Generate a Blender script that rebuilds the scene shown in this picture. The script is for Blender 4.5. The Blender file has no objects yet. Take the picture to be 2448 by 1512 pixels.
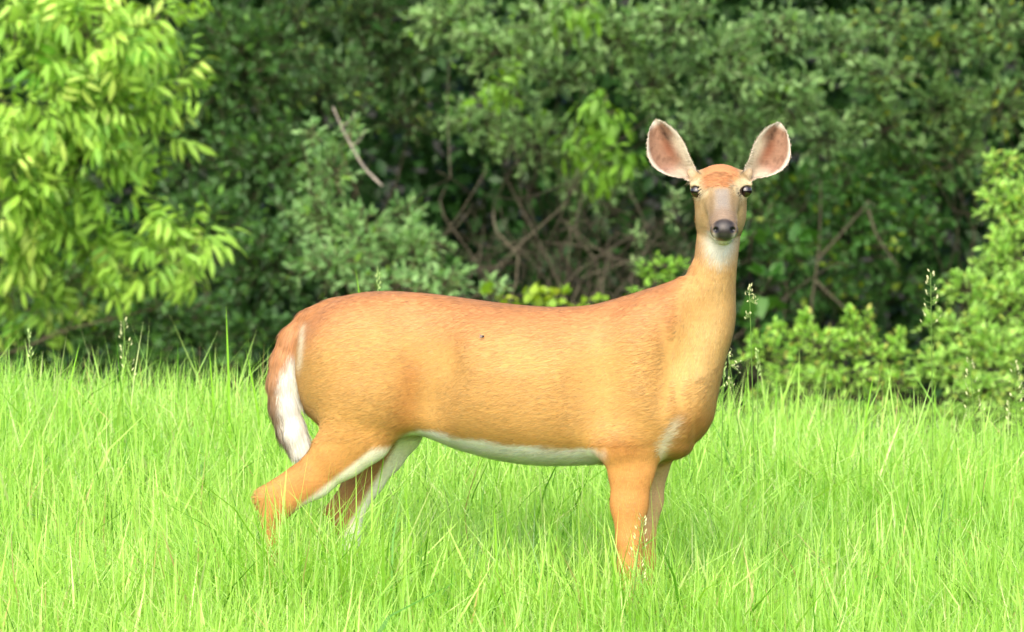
import bpy, math
import numpy as np
from mathutils import Vector

S = bpy.context.scene
COL = S.collection
rng = np.random.default_rng(7)
R = math.radians

# ------------------------------------------------------------------ camera
CAM_H, CAM_D = 1.70, 25.0
cam_d = bpy.data.cameras.new('camera')
cam = bpy.data.objects.new('camera', cam_d)
COL.objects.link(cam)
cam.location = (0, -CAM_D, CAM_H)
cam.rotation_euler = (Vector((0, 0, 0.844)) - cam.location).to_track_quat('-Z', 'Y').to_euler()
cam_d.sensor_width = 36.0
cam_d.lens = 36.0 * CAM_D / 2.448
cam_d.clip_end = 2000
cam_d.dof.use_dof = True
cam_d.dof.focus_distance = 24.9
cam_d.dof.aperture_fstop = 9.5
S.camera = cam

# ------------------------------------------------------------------ sky and sun (bright overcast)
SUN_EL, SUN_AZ = 40, 192      # azimuth measured clockwise from +Y: behind the camera, a little to the left
w = bpy.data.worlds.new('World')
S.world = w
w.use_nodes = True
nt = w.node_tree
bg = nt.nodes['Background']
sky = nt.nodes.new('ShaderNodeTexSky')
sky.sky_type = 'NISHITA'
sky.sun_disc = False
sky.sun_elevation = R(SUN_EL)
sky.sun_rotation = R(SUN_AZ)
sky.air_density = 1.0
sky.dust_density = 4.0
sky.ozone_density = 0.6
nt.links.new(sky.outputs[0], bg.inputs[0])
bg.inputs[1].default_value = 0.13
sd = bpy.data.lights.new('sun', 'SUN')
sd.energy = 1.3
sd.angle = R(100)
sd.color = (1.0, 0.97, 0.925)
sun = bpy.data.objects.new('sun', sd)
COL.objects.link(sun)
az, el = R(SUN_AZ), R(SUN_EL)
to_sun = Vector((math.sin(az) * math.cos(el), math.cos(az) * math.cos(el), math.sin(el)))
sun.rotation_euler = to_sun.to_track_quat('Z', 'Y').to_euler()
sun.location = (0, 0, 30)
S.view_settings.view_transform = 'Standard'
S.view_settings.look = 'None'
S.view_settings.gamma = 1.0
S.view_settings.exposure = 1.46
S.render.engine = 'CYCLES'
S.cycles.max_bounces = 8
S.cycles.diffuse_bounces = 4
S.cycles.glossy_bounces = 2
S.cycles.transmission_bounces = 4
S.cycles.use_denoising = True

# ------------------------------------------------------------------ helpers
def lin(c):
    c = np.asarray(c, float) / 255.0
    return np.where(c <= 0.04045, c / 12.92, ((c + 0.055) / 1.055) ** 2.4)

def XZ(u, v):                       # point of the deer's plane (a metre is 1000 units there)
    return (u - 1224) / 1000.0, (1600 - v) / 1000.0

def W(u, v, D):                     # a point D metres from the camera
    k = D / CAM_D
    return np.array([(u - 1224) / 1000.0 * k, D - CAM_D, CAM_H + ((1600 - v) / 1000.0 - CAM_H) * k])

def make_mesh(name, V, F, mat=None, col=None, smooth=True):
    V = np.ascontiguousarray(V, dtype=np.float32)
    F = np.ascontiguousarray(F, dtype=np.int32)
    me = bpy.data.meshes.new(name)
    n, k = F.shape
    me.vertices.add(len(V)); me.vertices.foreach_set('co', V.ravel())
    me.loops.add(n * k); me.loops.foreach_set('vertex_index', F.ravel())
    me.polygons.add(n); me.polygons.foreach_set('loop_start', np.arange(0, n * k, k, dtype=np.int32))
    me.polygons.foreach_set('use_smooth', np.full(n, smooth))
    me.update(calc_edges=True)
    if col is not None:
        a = me.attributes.new('tint', 'FLOAT_COLOR', 'POINT')
        c = np.ones((len(V), 4), np.float32); c[:, :3] = col
        a.data.foreach_set('color', c.ravel())
    if mat is not None:
        me.materials.append(mat)
    return me

def obj(name, me, parent=None, kind=None):
    o = bpy.data.objects.new(name, me)
    COL.objects.link(o)
    if parent is not None:
        o.parent = parent
        o.matrix_parent_inverse.identity()
        o.location = -Vector(parent.location) if False else (0, 0, 0)
    if kind:
        o['kind'] = kind
    return o

def empty(name, loc, label, cat, group=None):
    o = bpy.data.objects.new(name, None)
    COL.objects.link(o)
    o.location = tuple(float(a) for a in loc)
    o.empty_display_size = 0.05
    o['label'] = label
    o['category'] = cat
    if group:
        o['group'] = group
    return o

class Geo:                          # collects pieces of one part
    def __init__(s): s.V, s.F, s.C, s.n = [], [], [], 0
    def add(s, V, F, c=None):
        s.V.append(V); s.F.append(np.asarray(F) + s.n); s.n += len(V)
        s.C.append(np.broadcast_to(np.array([.2, .2, .2] if c is None else c, float), (len(V), 3)))
    def mesh(s, name, mat, origin=(0, 0, 0), smooth=True):
        return make_mesh(name, np.concatenate(s.V) - np.asarray(origin), np.concatenate(s.F), mat, np.concatenate(s.C), smooth)

def unit(a, ax=-1):
    return a / np.maximum(np.linalg.norm(a, axis=ax, keepdims=True), 1e-9)

def tube(P, r, sides=5):            # tapered tube of triangles along a polyline
    P = np.asarray(P, float); m = len(P)
    r = np.broadcast_to(np.asarray(r, float), (m,))
    T = unit(np.gradient(P, axis=0))
    ref = np.array([0.31, 0.83, 0.46]) if abs(T[0] @ np.array([0.31, 0.83, 0.46])) < .9 else np.array([1., 0, 0])
    A = unit(np.cross(T, ref)); B = np.cross(T, A)
    a = np.arange(sides) * 2 * np.pi / sides
    V = P[:, None] + r[:, None, None] * (np.cos(a)[None, :, None] * A[:, None] + np.sin(a)[None, :, None] * B[:, None])
    V = V.reshape(-1, 3)
    F = []
    for i in range(m - 1):
        for j in range(sides):
            p, q = i * sides + j, i * sides + (j + 1) % sides
            F += [(p, q, q + sides), (p, q + sides, p + sides)]
    V = np.vstack([V, P[:1], P[-1:]])
    e = m * sides
    for j in range(sides):
        F += [(e, (j + 1) % sides, j), (e + 1, e - sides + j, e - sides + (j + 1) % sides)]
    return V, np.array(F)

def spline(P, n):                   # Catmull-Rom resampling
    P = np.asarray(P, float); m = len(P)
    t = np.linspace(0, m - 1, n); i = np.clip(t.astype(int), 0, m - 2); f = (t - i)[:, None]
    g = lambda k: P[np.clip(k, 0, m - 1)]
    p0, p1, p2, p3 = g(i - 1), g(i), g(i + 1), g(i + 2)
    return .5 * (2 * p1 + (p2 - p0) * f + (2 * p0 - 5 * p1 + 4 * p2 - p3) * f ** 2 + (3 * p1 - p0 - 3 * p2 + p3) * f ** 3)

# ------------------------------------------------------------------ materials
def material(name, rough=.6, spec=.3, trans=0.0, noise=None, bump=None, tint_gain=1.0, sheen=0.0):
    m = bpy.data.materials.new(name); m.use_nodes = True
    n = m.node_tree; N = n.nodes; L = n.links
    b = N['Principled BSDF']
    b.inputs['Roughness'].default_value = rough
    b.inputs['Specular IOR Level'].default_value = spec
    at = N.new('ShaderNodeAttribute'); at.attribute_name = 'tint'
    c = at.outputs['Color']
    if noise:
        sc, amt = noise
        tc = N.new('ShaderNodeTexCoord')
        mp = N.new('ShaderNodeMapping'); mp.inputs['Scale'].default_value = sc
        nz = N.new('ShaderNodeTexNoise'); nz.inputs['Scale'].default_value = 1.0; nz.inputs['Detail'].default_value = 5
        L.new(tc.outputs['Object'], mp.inputs[0]); L.new(mp.outputs[0], nz.inputs['Vector'])
        rp = N.new('ShaderNodeMapRange')
        rp.inputs['From Min'].default_value = .25; rp.inputs['From Max'].default_value = .75
        rp.inputs['To Min'].default_value = 1 - amt; rp.inputs['To Max'].default_value = 1 + amt
        L.new(nz.outputs['Fac'], rp.inputs['Value'])
        vm = N.new('ShaderNodeVectorMath'); vm.operation = 'SCALE'
        L.new(c, vm.inputs[0]); L.new(rp.outputs[0], vm.inputs['Scale'])
        c = vm.outputs[0]
        if bump:
            bp = N.new('ShaderNodeBump'); bp.inputs['Strength'].default_value = bump[0]; bp.inputs['Distance'].default_value = bump[1]
            L.new(nz.outputs['Fac'], bp.inputs['Height']); L.new(bp.outputs[0], b.inputs['Normal'])
    L.new(c, b.inputs['Base Color'])
    if sheen:
        b.inputs['Sheen Weight'].default_value = sheen
    if trans:
        tr = N.new('ShaderNodeBsdfTranslucent')
        hs = N.new('ShaderNodeHueSaturation'); hs.inputs['Hue'].default_value = .485; hs.inputs['Saturation'].default_value = 1.1; hs.inputs['Value'].default_value = 1.15
        L.new(c, hs.inputs['Color']); L.new(hs.outputs[0], tr.inputs['Color'])
        mx = N.new('ShaderNodeMixShader'); mx.inputs[0].default_value = trans
        L.new(b.outputs[0], mx.inputs[1]); L.new(tr.outputs[0], mx.inputs[2])
        L.new(mx.outputs[0], N['Material Output'].inputs[0])
    return m

M_LEAF = material('leaf', rough=.45, spec=.40, trans=.38)
M_GRASS = material('grass_blade', rough=.30, spec=.55, trans=.42)
M_BARK = material('bark', rough=.9, spec=.1, noise=((60, 60, 18), .35), bump=(.5, .004))
M_COAT = material('deer_coat', rough=.75, spec=.12, noise=((30, 190, 190), .13), bump=(.08, .001))
M_FUR = material('deer_fur', rough=.5, spec=.22)
M_HOOF = material('hoof_horn', rough=.35, spec=.4, noise=((80, 80, 80), .3))
M_SEED = material('seed_head', rough=.7, spec=.2, trans=.25)
M_SOIL = material('soil', rough=.95, spec=.05, noise=((3, 3, 3), .45), bump=(.6, .02))
M_INSECT = material('insect', rough=.35, spec=.5)

# ------------------------------------------------------------------ ground
GYK = np.array([-600, -9, -5, -3, -2, -1, -.3, .3, 1, 1.7, 2.3, 2.8, 3.3, 4.2, 5.2, 6.2, 600.])
GZK = np.array([-.42, -.42, -.36, -.30, -.22, -.105, -.02, .02, .105, .175, .218, .232, .220, .12, .03, 0, 0])
def ground_z(x, y):                 # a gentle bank that crests a little behind the deer
    f = np.clip((.29 - .045 * x + .05 * np.clip(-x, 0, 2) + .010 * np.sin(x * 2.3 + 1)) / .29, .5, 1.6)
    z = np.interp(y, GYK, GZK)
    return np.where(z > 0, z * f, z)
gx = np.concatenate([[-600, -60, -12], np.linspace(-5, 5, 41), [12, 60, 600.]])
gy = np.concatenate([[-600, -60], np.linspace(-9, 7, 81), [12, 25, 60, 600.]])
GX, GY = np.meshgrid(gx, gy)
V = np.stack([GX.ravel(), GY.ravel(), ground_z(GX.ravel(), GY.ravel())], 1)
nx_ = len(gx)
F = [(j * nx_ + i, j * nx_ + i + 1, (j + 1) * nx_ + i + 1, (j + 1) * nx_ + i) for j in range(len(gy) - 1) for i in range(nx_ - 1)]
g = obj('ground', make_mesh('ground', V, F, M_SOIL, lin((44, 42, 30))), kind='structure')

# ------------------------------------------------------------------ DEER
def catmull_table(rows, n=240):
    return spline(np.asarray(rows, float), n)

trunk_rows = [  # u, top v, bottom v, half width
    (699, 850, 880, .02), (706, 812, 920, .055), (720, 778, 970, .088), (745, 748, 1010, .115), (785, 724, 1040, .138),
    (850, 706, 1052, .152), (920, 700, 1048, .142), (1000, 703, 1046, .138), (1080, 711, 1072, .164), (1180, 724, 1099, .190),
    (1280, 733, 1112, .186), (1350, 734, 1112, .175), (1420, 727, 1109, .160), (1500, 706, 1107, .140), (1560, 698, 1098, .122),
    (1600, 706, 1076, .102), (1630, 740, 1050, .078), (1650, 800, 1010, .050), (1662, 870, 960, .016)]
_t = catmull_table(trunk_rows)
TR = np.stack([(_t[:, 0] - 1224) / 1000, (1600 - _t[:, 1]) / 1000, (1600 - _t[:, 2]) / 1000, np.maximum(_t[:, 3], .012)], 1)
def axis_y(x):                      # the body is turned a little towards the viewer at the chest
    return .02 - .26 * (x - 0.0)

def sd_trunk(P):
    x, y, z = P[:, 0], P[:, 1], P[:, 2]
    xc = np.clip(x, TR[0, 0], TR[-1, 0])
    top = np.interp(xc, TR[:, 0], TR[:, 1]); bot = np.interp(xc, TR[:, 0], TR[:, 2]); w_ = np.interp(xc, TR[:, 0], TR[:, 3])
    h = np.maximum((top - bot) / 2, .01); c = (top + bot) / 2
    a = np.abs(z - c) / h; b = np.abs(y - axis_y(xc)) / w_
    # spine ridge: narrower near the top, fuller below the middle
    b = b * (1 + .16 * np.clip((z - c) / h, 0, 1) ** 2 - .05 * np.clip(-(z - c) / h, 0, 1))
    q = (a ** 2.25 + b ** 2.25) ** (1 / 2.25)
    d = (q - 1) * np.minimum(h, w_)
    return np.where(np.abs(x - xc) > 0, np.hypot(np.maximum(d, 0), x - xc) + np.minimum(d, 0) * 0, d)

CH = axis_y(XZ(1560, 0)[0])         # chest depth
RP = axis_y(XZ(820, 0)[0])          # rump depth
HEAD_Y = CH - .085
neck_rows = [  # v, left u, right u, half depth, centre y
    (470, 1676, 1764, .045, HEAD_Y + .045), (520, 1668, 1770, .052, HEAD_Y + .045), (560, 1664, 1768, .056, HEAD_Y + .045), (600, 1660, 1763, .058, HEAD_Y + .04), (640, 1654, 1759, .061, HEAD_Y + .04),
    (672, 1634, 1757, .066, HEAD_Y + .042), (694, 1606, 1757, .071, CH - .040), (716, 1584, 1757, .076, CH - .037), (755, 1576, 1757, .083, CH - .032),
    (800, 1568, 1750, .092, CH - .026), (850, 1562, 1732, .098, CH - .02), (900, 1560, 1717, .103, CH - .015),
    (950, 1570, 1703, .100, CH - .01), (1000, 1590, 1689, .086, CH - .01), (1035, 1610, 1662, .055, CH - .01), (1055, 1625, 1640, .02, CH - .01)]
_n = catmull_table(neck_rows)
NK = np.stack([(1600 - _n[:, 0]) / 1000, (_n[:, 1] - 1224) / 1000, (_n[:, 2] - 1224) / 1000, _n[:, 3], _n[:, 4]], 1)[::-1]
def sd_neck(P):
    x, y, z = P[:, 0], P[:, 1], P[:, 2]
    zc = np.clip(z, NK[0, 0], NK[-1, 0])
    l = np.interp(zc, NK[:, 0], NK[:, 1]); r = np.interp(zc, NK[:, 0], NK[:, 2])
    w_ = np.maximum(np.interp(zc, NK[:, 0], NK[:, 3]), .008); cy = np.interp(zc, NK[:, 0], NK[:, 4])
    h = np.maximum((r - l) / 2, .008)
    q = ((np.abs(x - (l + r) / 2) / h) ** 2.1 + (np.abs(y - cy) / w_) ** 2.1) ** (1 / 2.1)
    d = (q - 1) * np.minimum(h, w_)
    return np.where(z != zc, np.hypot(np.maximum(d, 0), z - zc), d)

def chain(rows, k=.012):            # rows: u, v, y, radius, lateral scale
    pts = [(np.array([*XZ(u, v), y]), r, s) for u, v, y, r, s in rows]
    def f(P):
        out = None
        for (a, ra, sa), (b, rb, sb) in zip(pts[:-1], pts[1:]):
            a3 = np.array([a[0], a[2], a[1]]); b3 = np.array([b[0], b[2], b[1]])
            ab = b3 - a3; t = np.clip(((P - a3) @ ab) / (ab @ ab), 0, 1)
            q = P - (a3 + t[:, None] * ab); s = sa + (sb - sa) * t
            d = np.sqrt(q[:, 0] ** 2 + (q[:, 1] / s) ** 2 + q[:, 2] ** 2) - (ra + (rb - ra) * t)
            d *= np.minimum(1, s)
            out = d if out is None else smin(out, d, k)
        return out
    rmax = max(r * max(1, s) for _, _, _, r, s in rows)
    xs = [XZ(u, v)[0] for u, v, *_ in rows]; zs = [XZ(u, v)[1] for u, v, *_ in rows]; ys = [y for _, _, y, *_ in rows]
    f.box = (min(xs) - rmax, max(xs) + rmax, min(ys) - rmax, max(ys) + rmax, min(zs) - rmax, max(zs) + rmax)
    return f

def smin(a, b, k):
    h = np.maximum(k - np.abs(a - b), 0) / k
    return np.minimum(a, b) - h * h * k * .25

def ell(c, r):                      # ellipsoid in head space or world space
    c = np.asarray(c, float); r = np.asarray(r, float)
    def f(P):
        q = (P - c) / r; k0 = np.linalg.norm(q, axis=1); k1 = np.linalg.norm(q / r, axis=1)
        return k0 * (k0 - 1) / np.maximum(k1, 1e-6)
    f.box = (c[0] - r[0], c[0] + r[0], c[1] - r[1], c[1] + r[1], c[2] - r[2], c[2] + r[2])
    return f

HX, HZ = XZ(1720, 455)
HO = np.array([HX, HEAD_Y, HZ])
def H(x, y, z): return HO + np.array([x, y, z])
def hell(c, r): return ell(H(*c), r)
def hcap(a, b, ra, rb, sx=1., sz=1.):  # tapered capsule in head space, radii scaled in x and z
    A, B = H(*a), H(*b); sc = np.array([sx, 1, sz])
    def f(P):
        ab = B - A; t = np.clip(((P - A) @ ab) / (ab @ ab), 0, 1)
        q = (P - (A + t[:, None] * ab)) / sc
        return (np.linalg.norm(q, axis=1) - (ra + (rb - ra) * t)) * min(sx, sz, 1)
    r = max(ra, rb) * max(sx, sz, 1) + .005
    lo, hi = np.minimum(A, B) - r, np.maximum(A, B) + r
    f.box = (lo[0], hi[0], lo[1], hi[1], lo[2], hi[2])
    return f

nearH, farH = RP - .085, RP + .075
nearF, farF = CH - .080, CH + .070
leg_nh = chain([(850, 845, nearH + .008, .105, .68), (888, 945, nearH - .010, .098, .72), (856, 1035, nearH - .006, .082, .66), (815, 1080, nearH, .066, .64), (748, 1145, nearH + .01, .0475, .62),
                (668, 1200, nearH + .015, .040, .60), (650, 1246, nearH + .015, .0250, .74), (645, 1300, nearH + .012, .0190, .8), (640, 1400, nearH + .01, .0185, .85), (636, 1510, nearH + .01, .021, .85), (648, 1560, nearH + .01, .018, .9)])
leg_nh_heel = chain([(700, 1150, nearH + .013, .020, .7), (628, 1191, nearH + .014, .0155, .9), (642, 1228, nearH + .015, .020, .8)], .02)
leg_fh = chain([(900, 900, farH - .01, .10, .6), (935, 1010, farH, .090, .6), (905, 1085, farH, .062, .62), (868, 1155, farH, .046, .62), (832, 1225, farH - .005, .036, .62),
                (832, 1280, farH - .005, .027, .75), (842, 1400, farH - .005, .0185, .85), (848, 1510, farH - .005, .021, .85), (860, 1560, farH - .005, .018, .9)])
leg_fh_heel = chain([(835, 1190, farH - .005, .018, .7), (794, 1232, farH - .005, .0150, .9), (815, 1262, farH - .005, .018, .8)])
leg_nf = chain([(1585, 850, nearF + .035, .085, .55), (1550, 950, nearF + .008, .092, .62), (1500, 1045, nearF - .002, .072, .66), (1508, 1115, nearF, .053, .62), (1503, 1200, nearF, .0425, .66),
                (1503, 1290, nearF, .030, .78), (1505, 1345, nearF, .0285, .85), (1507, 1400, nearF, .020, .85), (1508, 1510, nearF, .021, .85), (1518, 1560, nearF, .018, .9)])
leg_ff = chain([(1590, 930, farF - .035, .085, .5), (1560, 1040, farF, .066, .58), (1562, 1115, farF, .036, .7), (1553, 1200, farF, .031, .72),
                (1543, 1290, farF, .0235, .8), (1541, 1345, farF, .026, .85), (1540, 1400, farF, .019, .85), (1540, 1510, farF, .021, .85), (1550, 1560, farF, .018, .9)])
tailY = RP + .005
TAIL = [(790, 752), (738, 775), (700, 815), (680, 865), (671, 915), (674, 970), (690, 1025), (708, 1065), (724, 1096)]
TAIL_R = [.022, .025, .027, .0275, .0285, .0285, .026, .020, .008]
tail = chain([(u, v, tailY, r, .62) for (u, v), r in zip(TAIL, TAIL_R)], k=.02)

# ears: thick curved sheets
def make_ear(base, tip, side, yb, roll):
    bx, bz = XZ(*base); tx, tz = XZ(*tip)
    B = np.array([bx, yb, bz]); ax = np.array([tx - bx, 0.012, tz - bz]); Lh = np.linalg.norm(ax); ax = ax / Lh
    pr = unit(np.cross(ax, np.array([0, -1., 0])) * side)      # outer, lower edge
    nn = np.cross(ax, pr); nn = nn * np.sign(nn[1])              # points away from the camera
    c_, s_ = math.cos(roll), math.sin(roll)
    pr, nn = c_ * pr + s_ * nn, c_ * nn - s_ * pr
    ss = np.array([-.02, 0, .006, .02, .0313, .050, .065, .085, .1015, .120, .134, .146, .153, .157]) / .157 * Lh
    tL = 1.05 * np.array([.012, .022, .030, .043, .0513, .0605, .0645, .0630, .0570, .0450, .0335, .0205, .010, 0])
    tU = 1.08 * np.array([.010, .014, .016, .018, .0195, .0235, .0265, .0275, .0265, .0225, .0165, .0105, .006, 0])
    def local(P):
        q = P - B
        return q @ ax, q @ pr, q @ nn
    def f(P):
        s, t, n = local(P)
        lo = np.interp(s, ss, tL); up = np.interp(s, ss, tU)
        mid = (lo - up) / 2; hw = np.maximum((lo + up) / 2, 1e-4)
        x = np.clip((t - mid) / hw, -1.3, 1.3)
        k = np.clip(1 - s / Lh, 0, 1)
        cup = (.017 + .024 * k) * (1 - x ** 2) + .010 * (1 - (s / Lh)) - .004
        th = .0032 + .004 * np.clip(.25 - s / Lh, 0, 1)
        d = np.abs(n - cup) - th
        e = np.abs(t - mid) - hw
        e = np.maximum(e, np.maximum(s - Lh, -.02 - s))
        return smax(d * .82, e * .8, .004)
    c = B + ax * Lh * .5
    f.box = (c[0] - .11, c[0] + .11, c[1] - .05, c[1] + .07, c[2] - .11, c[2] + .11)
    f.local = local; f.L = Lh; f.ss, f.tL, f.tU = ss, tL, tU
    f.frame = (B, ax, pr, nn)
    return f

def smax(a, b, k): return -smin(-a, -b, k)

EAR_Y = HEAD_Y + .022
ear_l = make_ear((1650, 411), (1562, 283), -1, EAR_Y, -0.08)
ear_r = make_ear((1789, 412), (1864, 289), 1, EAR_Y, -0.08)
EYE_C = [H(-.0575, -.006, .001), H(.0590, -.006, .002)]

prims = [  # name, function, smooth-union radius
    ('trunk', sd_trunk, .02), ('neck', sd_neck, .11), ('neck', chain([(1500, 752, CH + .005, .030, 1.), (1560, 738, CH - .01, .034, 1.), (1604, 726, CH - .02, .033, 1.), (1646, 700, CH - .035, .027, 1.1), (1672, 645, HEAD_Y + .04, .023, 1.2)]), .022),
    ('nh', leg_nh, .035), ('nhheel', leg_nh_heel, .02), ('fh', leg_fh, .04), ('fhheel', leg_fh_heel, .02), ('nf', leg_nf, .032), ('ff', leg_ff, .035),
    ('trunk', ell((XZ(1535, 0)[0], CH - .070, XZ(0, 880)[1]), (.078, .045, .140)), .05), ('trunk', ell((XZ(1478, 0)[0], nearF - .004, XZ(0, 1046)[1]), (.050, .040, .042)), .03),
    ('trunk', ell((XZ(1545, 0)[0], CH + .070, XZ(0, 880)[1]), (.078, .045, .140)), .05),
    ('trunk', ell((XZ(925, 0)[0], RP - .088, XZ(0, 762)[1]), (.045, .030, .030)), .05), ('trunk', ell((XZ(1640, 0)[0], CH - .085, XZ(0, 935)[1]), (.034, .030, .050)), .04),
    ('tail', tail, .025),
    ('head', hell((0, .040, .008), (.064, .082, .056)), .02),
    ('head', hcap((0, .0, -.006), (.004, -.120, -.071), .046, .0275, 1.0, 1.0), .04),
    ('head', hcap((.003, -.10, -.068), (.005, -.150, -.086), .0275, .0270, 1.0, .95), .02),
    ('head', hcap((0, .035, -.072), (.005, -.105, -.104), .045, .021, 1.0, .9), .02),
    ('head', hell((.005, -.130, -.111), (.0195, .026, .0125)), .012),
    ('head', hell((-.034, .022, -.048), (.024, .052, .042)), .02),
    ('head', hell((.036, .022, -.048), (.024, .052, .042)), .02),
    ('head', hell((-.049, .006, .008), (.023, .024, .022)), .014),
    ('head', hell((.0505, .006, .009), (.023, .024, .022)), .014),
    ('head', hcap((-.066, -.012, .016), (-.040, -.020, .018), .0065, .009), .010),
    ('head', hcap((.0675, -.012, .017), (.0415, -.020, .019), .0065, .009), .010),
    ('nose', hell((.005, -.161, -.087), (.0285, .020, .0245)), .008),
    ('nose', hell((-.012, -.156, -.089), (.0155, .017, .017)), .008),
    ('nose', hell((.022, -.156, -.089), (.0155, .017, .017)), .008),
    ('earbase', hcap((-.050, .040, .026), (-.070, .048, .042), .021, .009), .020),
    ('earbase', hcap((.050, .040, .026), (.068, .048, .042), .021, .009), .020),
    ('ear_l', ear_l, .012), ('ear_r', ear_r, .012),
]
flank = []
for sg in (-1, 1):                  # hollows before the thigh and behind the shoulder
    for u_, v_, rx, rz, dp in ((1022, 850, .062, .115, .012), (1428, 900, .050, .130, .005), (1010, 985, .030, .050, .010), (1180, 800, .10, .03, .004)):
        x_, z_ = XZ(u_, v_); wq_ = np.interp(x_, TR[:, 0], TR[:, 3])
        flank.append((ell((x_, axis_y(x_) + sg * (wq_ + .05 - dp), z_), (rx, .05, rz)), .075))
for u_, v_, rx, rz in ((1672, 760, .020, .085), (1612, 860, .016, .075)):          # grooves of the neck and before the shoulder
    x_, z_ = XZ(u_, v_)
    flank.append((ell((x_, CH - .03 - (.157 if v_ < 800 else .163), z_), (rx * 1.5, .07, rz)), .07))
carve = flank + [(ell(EYE_C[0] + np.array([-.003, -.010, 0]), (.0135, .012, .0125)), .006), (ell(EYE_C[1] + np.array([.003, -.010, 0]), (.0135, .012, .0125)), .006),
         (hell((-.0165, -.180, -.086), (.0062, .012, .0060)), .004), (hell((.0265, -.180, -.086), (.0062, .012, .0060)), .004)]

def graded(lo, hi, a, b, fine, coarse):
    xs = [lo]
    while xs[-1] < hi:
        x = xs[-1]; d = max(a - x, x - b, 0)
        xs.append(x + min(coarse, fine + d * .06))
    return np.array(xs)

def build_deer_mesh():
    x0, _ = XZ(1535, 0); x1, _ = XZ(1895, 0); _, z0 = XZ(0, 640)
    gxs = graded(-.66, .70, x0, x1, .0026, .006)
    gys = graded(HEAD_Y - .23, .34, HEAD_Y - .21, HEAD_Y + .06, .0028, .006)
    gzs = graded(.02, 1.345, z0, 1.34, .0026, .006)
    nx, ny, nz = len(gxs), len(gys), len(gzs)
    D = np.full((nx, ny, nz), .5, np.float32)
    def region(box, m):
        i0, i1 = np.searchsorted(gxs, [box[0] - m, box[1] + m]); j0, j1 = np.searchsorted(gys, [box[2] - m, box[3] + m]); k0, k1 = np.searchsorted(gzs, [box[4] - m, box[5] + m])
        A, B, C = np.meshgrid(gxs[i0:i1], gys[j0:j1], gzs[k0:k1], indexing='ij')
        return (slice(i0, i1), slice(j0, j1), slice(k0, k1)), np.stack([A.ravel(), B.ravel(), C.ravel()], 1), A.shape
    sd_trunk.box = (-.53, .49, -.32, .35, .48, .91); sd_neck.box = (.33, .55, -.30, .02, .53, 1.14)
    for _, f, k in prims:
        sl, P, sh = region(f.box, max(k, .02) + .012)
        D[sl] = smin(D[sl], f(P).reshape(sh).astype(np.float32), k)
    for f, k in carve:
        sl, P, sh = region(f.box, k + .012)
        D[sl] = smax(D[sl], -f(P).reshape(sh).astype(np.float32), k)
    # surface nets
    ins = D < 0
    cnt = np.zeros((nx - 1, ny - 1, nz - 1), np.int8)
    for a in (0, 1):
        for b in (0, 1):
            for c in (0, 1):
                cnt += ins[a:nx - 1 + a, b:ny - 1 + b, c:nz - 1 + c]
    ci, cj, ck = np.nonzero((cnt > 0) & (cnt < 8))
    idx = np.full(cnt.shape, -1, np.int32); idx[ci, cj, ck] = np.arange(len(ci))
    acc = np.zeros((len(ci), 3)); num = np.zeros(len(ci))
    cor = [(a, b, c) for a in (0, 1) for b in (0, 1) for c in (0, 1)]
    for p in cor:
        for ax in range(3):
            if p[ax]: continue
            q = list(p); q[ax] = 1
            d0 = D[ci + p[0], cj + p[1], ck + p[2]]; d1 = D[ci + q[0], cj + q[1], ck + q[2]]
            m = (d0 < 0) != (d1 < 0); t = np.where(m, d0 / np.where(m, d0 - d1, 1), 0)
            P0 = np.stack([gxs[ci + p[0]], gys[cj + p[1]], gzs[ck + p[2]]], 1); P1 = np.stack([gxs[ci + q[0]], gys[cj + q[1]], gzs[ck + q[2]]], 1)
            acc += np.where(m[:, None], P0 + t[:, None] * (P1 - P0), 0); num += m
    V = acc / num[:, None]
    Q = []
    for ax in range(3):
        s0 = [slice(1, -1)] * 3; s1 = [slice(1, -1)] * 3
        s0[ax] = slice(0, -1); s1[ax] = slice(1, None)
        a_, b_ = ins[tuple(s0)], ins[tuple(s1)]
        i, j, k = np.nonzero(a_ != b_)
        fl = a_[i, j, k]
        e = [i, j, k]; o1, o2 = [(1, 2), (2, 0), (0, 1)][ax]
        e = [e[0] + (ax != 0), e[1] + (ax != 1), e[2] + (ax != 2)]
        def cell(d1, d2):
            c = [e[0].copy(), e[1].copy(), e[2].copy()]; c[o1] -= d1; c[o2] -= d2
            return idx[c[0], c[1], c[2]]
        q = np.stack([cell(1, 1), cell(0, 1), cell(0, 0), cell(1, 0)], 1)
        q[~fl] = q[~fl][:, ::-1]
        Q.append(q)
    Q = np.concatenate(Q); Q = Q[(Q >= 0).all(1)]
    # light Taubin smoothing
    E = np.concatenate([Q[:, [0, 1]], Q[:, [1, 2]], Q[:, [2, 3]], Q[:, [3, 0]]])
    deg = np.bincount(E.ravel(), minlength=len(V)).astype(float)
    for lam in (.5, -.52, .5, -.52):
        s = np.stack([np.bincount(E[:, 0], V[E[:, 1], a], len(V)) + np.bincount(E[:, 1], V[E[:, 0], a], len(V)) for a in range(3)], 1)
        V = V + lam * (s / np.maximum(deg, 1)[:, None] - V)
    return V, Q

def vert_normals(V, Q):
    n = np.cross(V[Q[:, 2]] - V[Q[:, 0]], V[Q[:, 3]] - V[Q[:, 1]])
    N = np.stack([sum(np.bincount(Q[:, c], n[:, a], len(V)) for c in range(4)) for a in range(3)], 1)
    return unit(N)

def prim_field(P):
    out = {}
    for nme, f, _ in prims:
        d = f(P)
        out[nme] = np.minimum(out[nme], d) if nme in out else d
    return out

def sstep(a, b, x):
    t = np.clip((x - a) / (b - a), 0, 1); return t * t * (3 - 2 * t)

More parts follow.
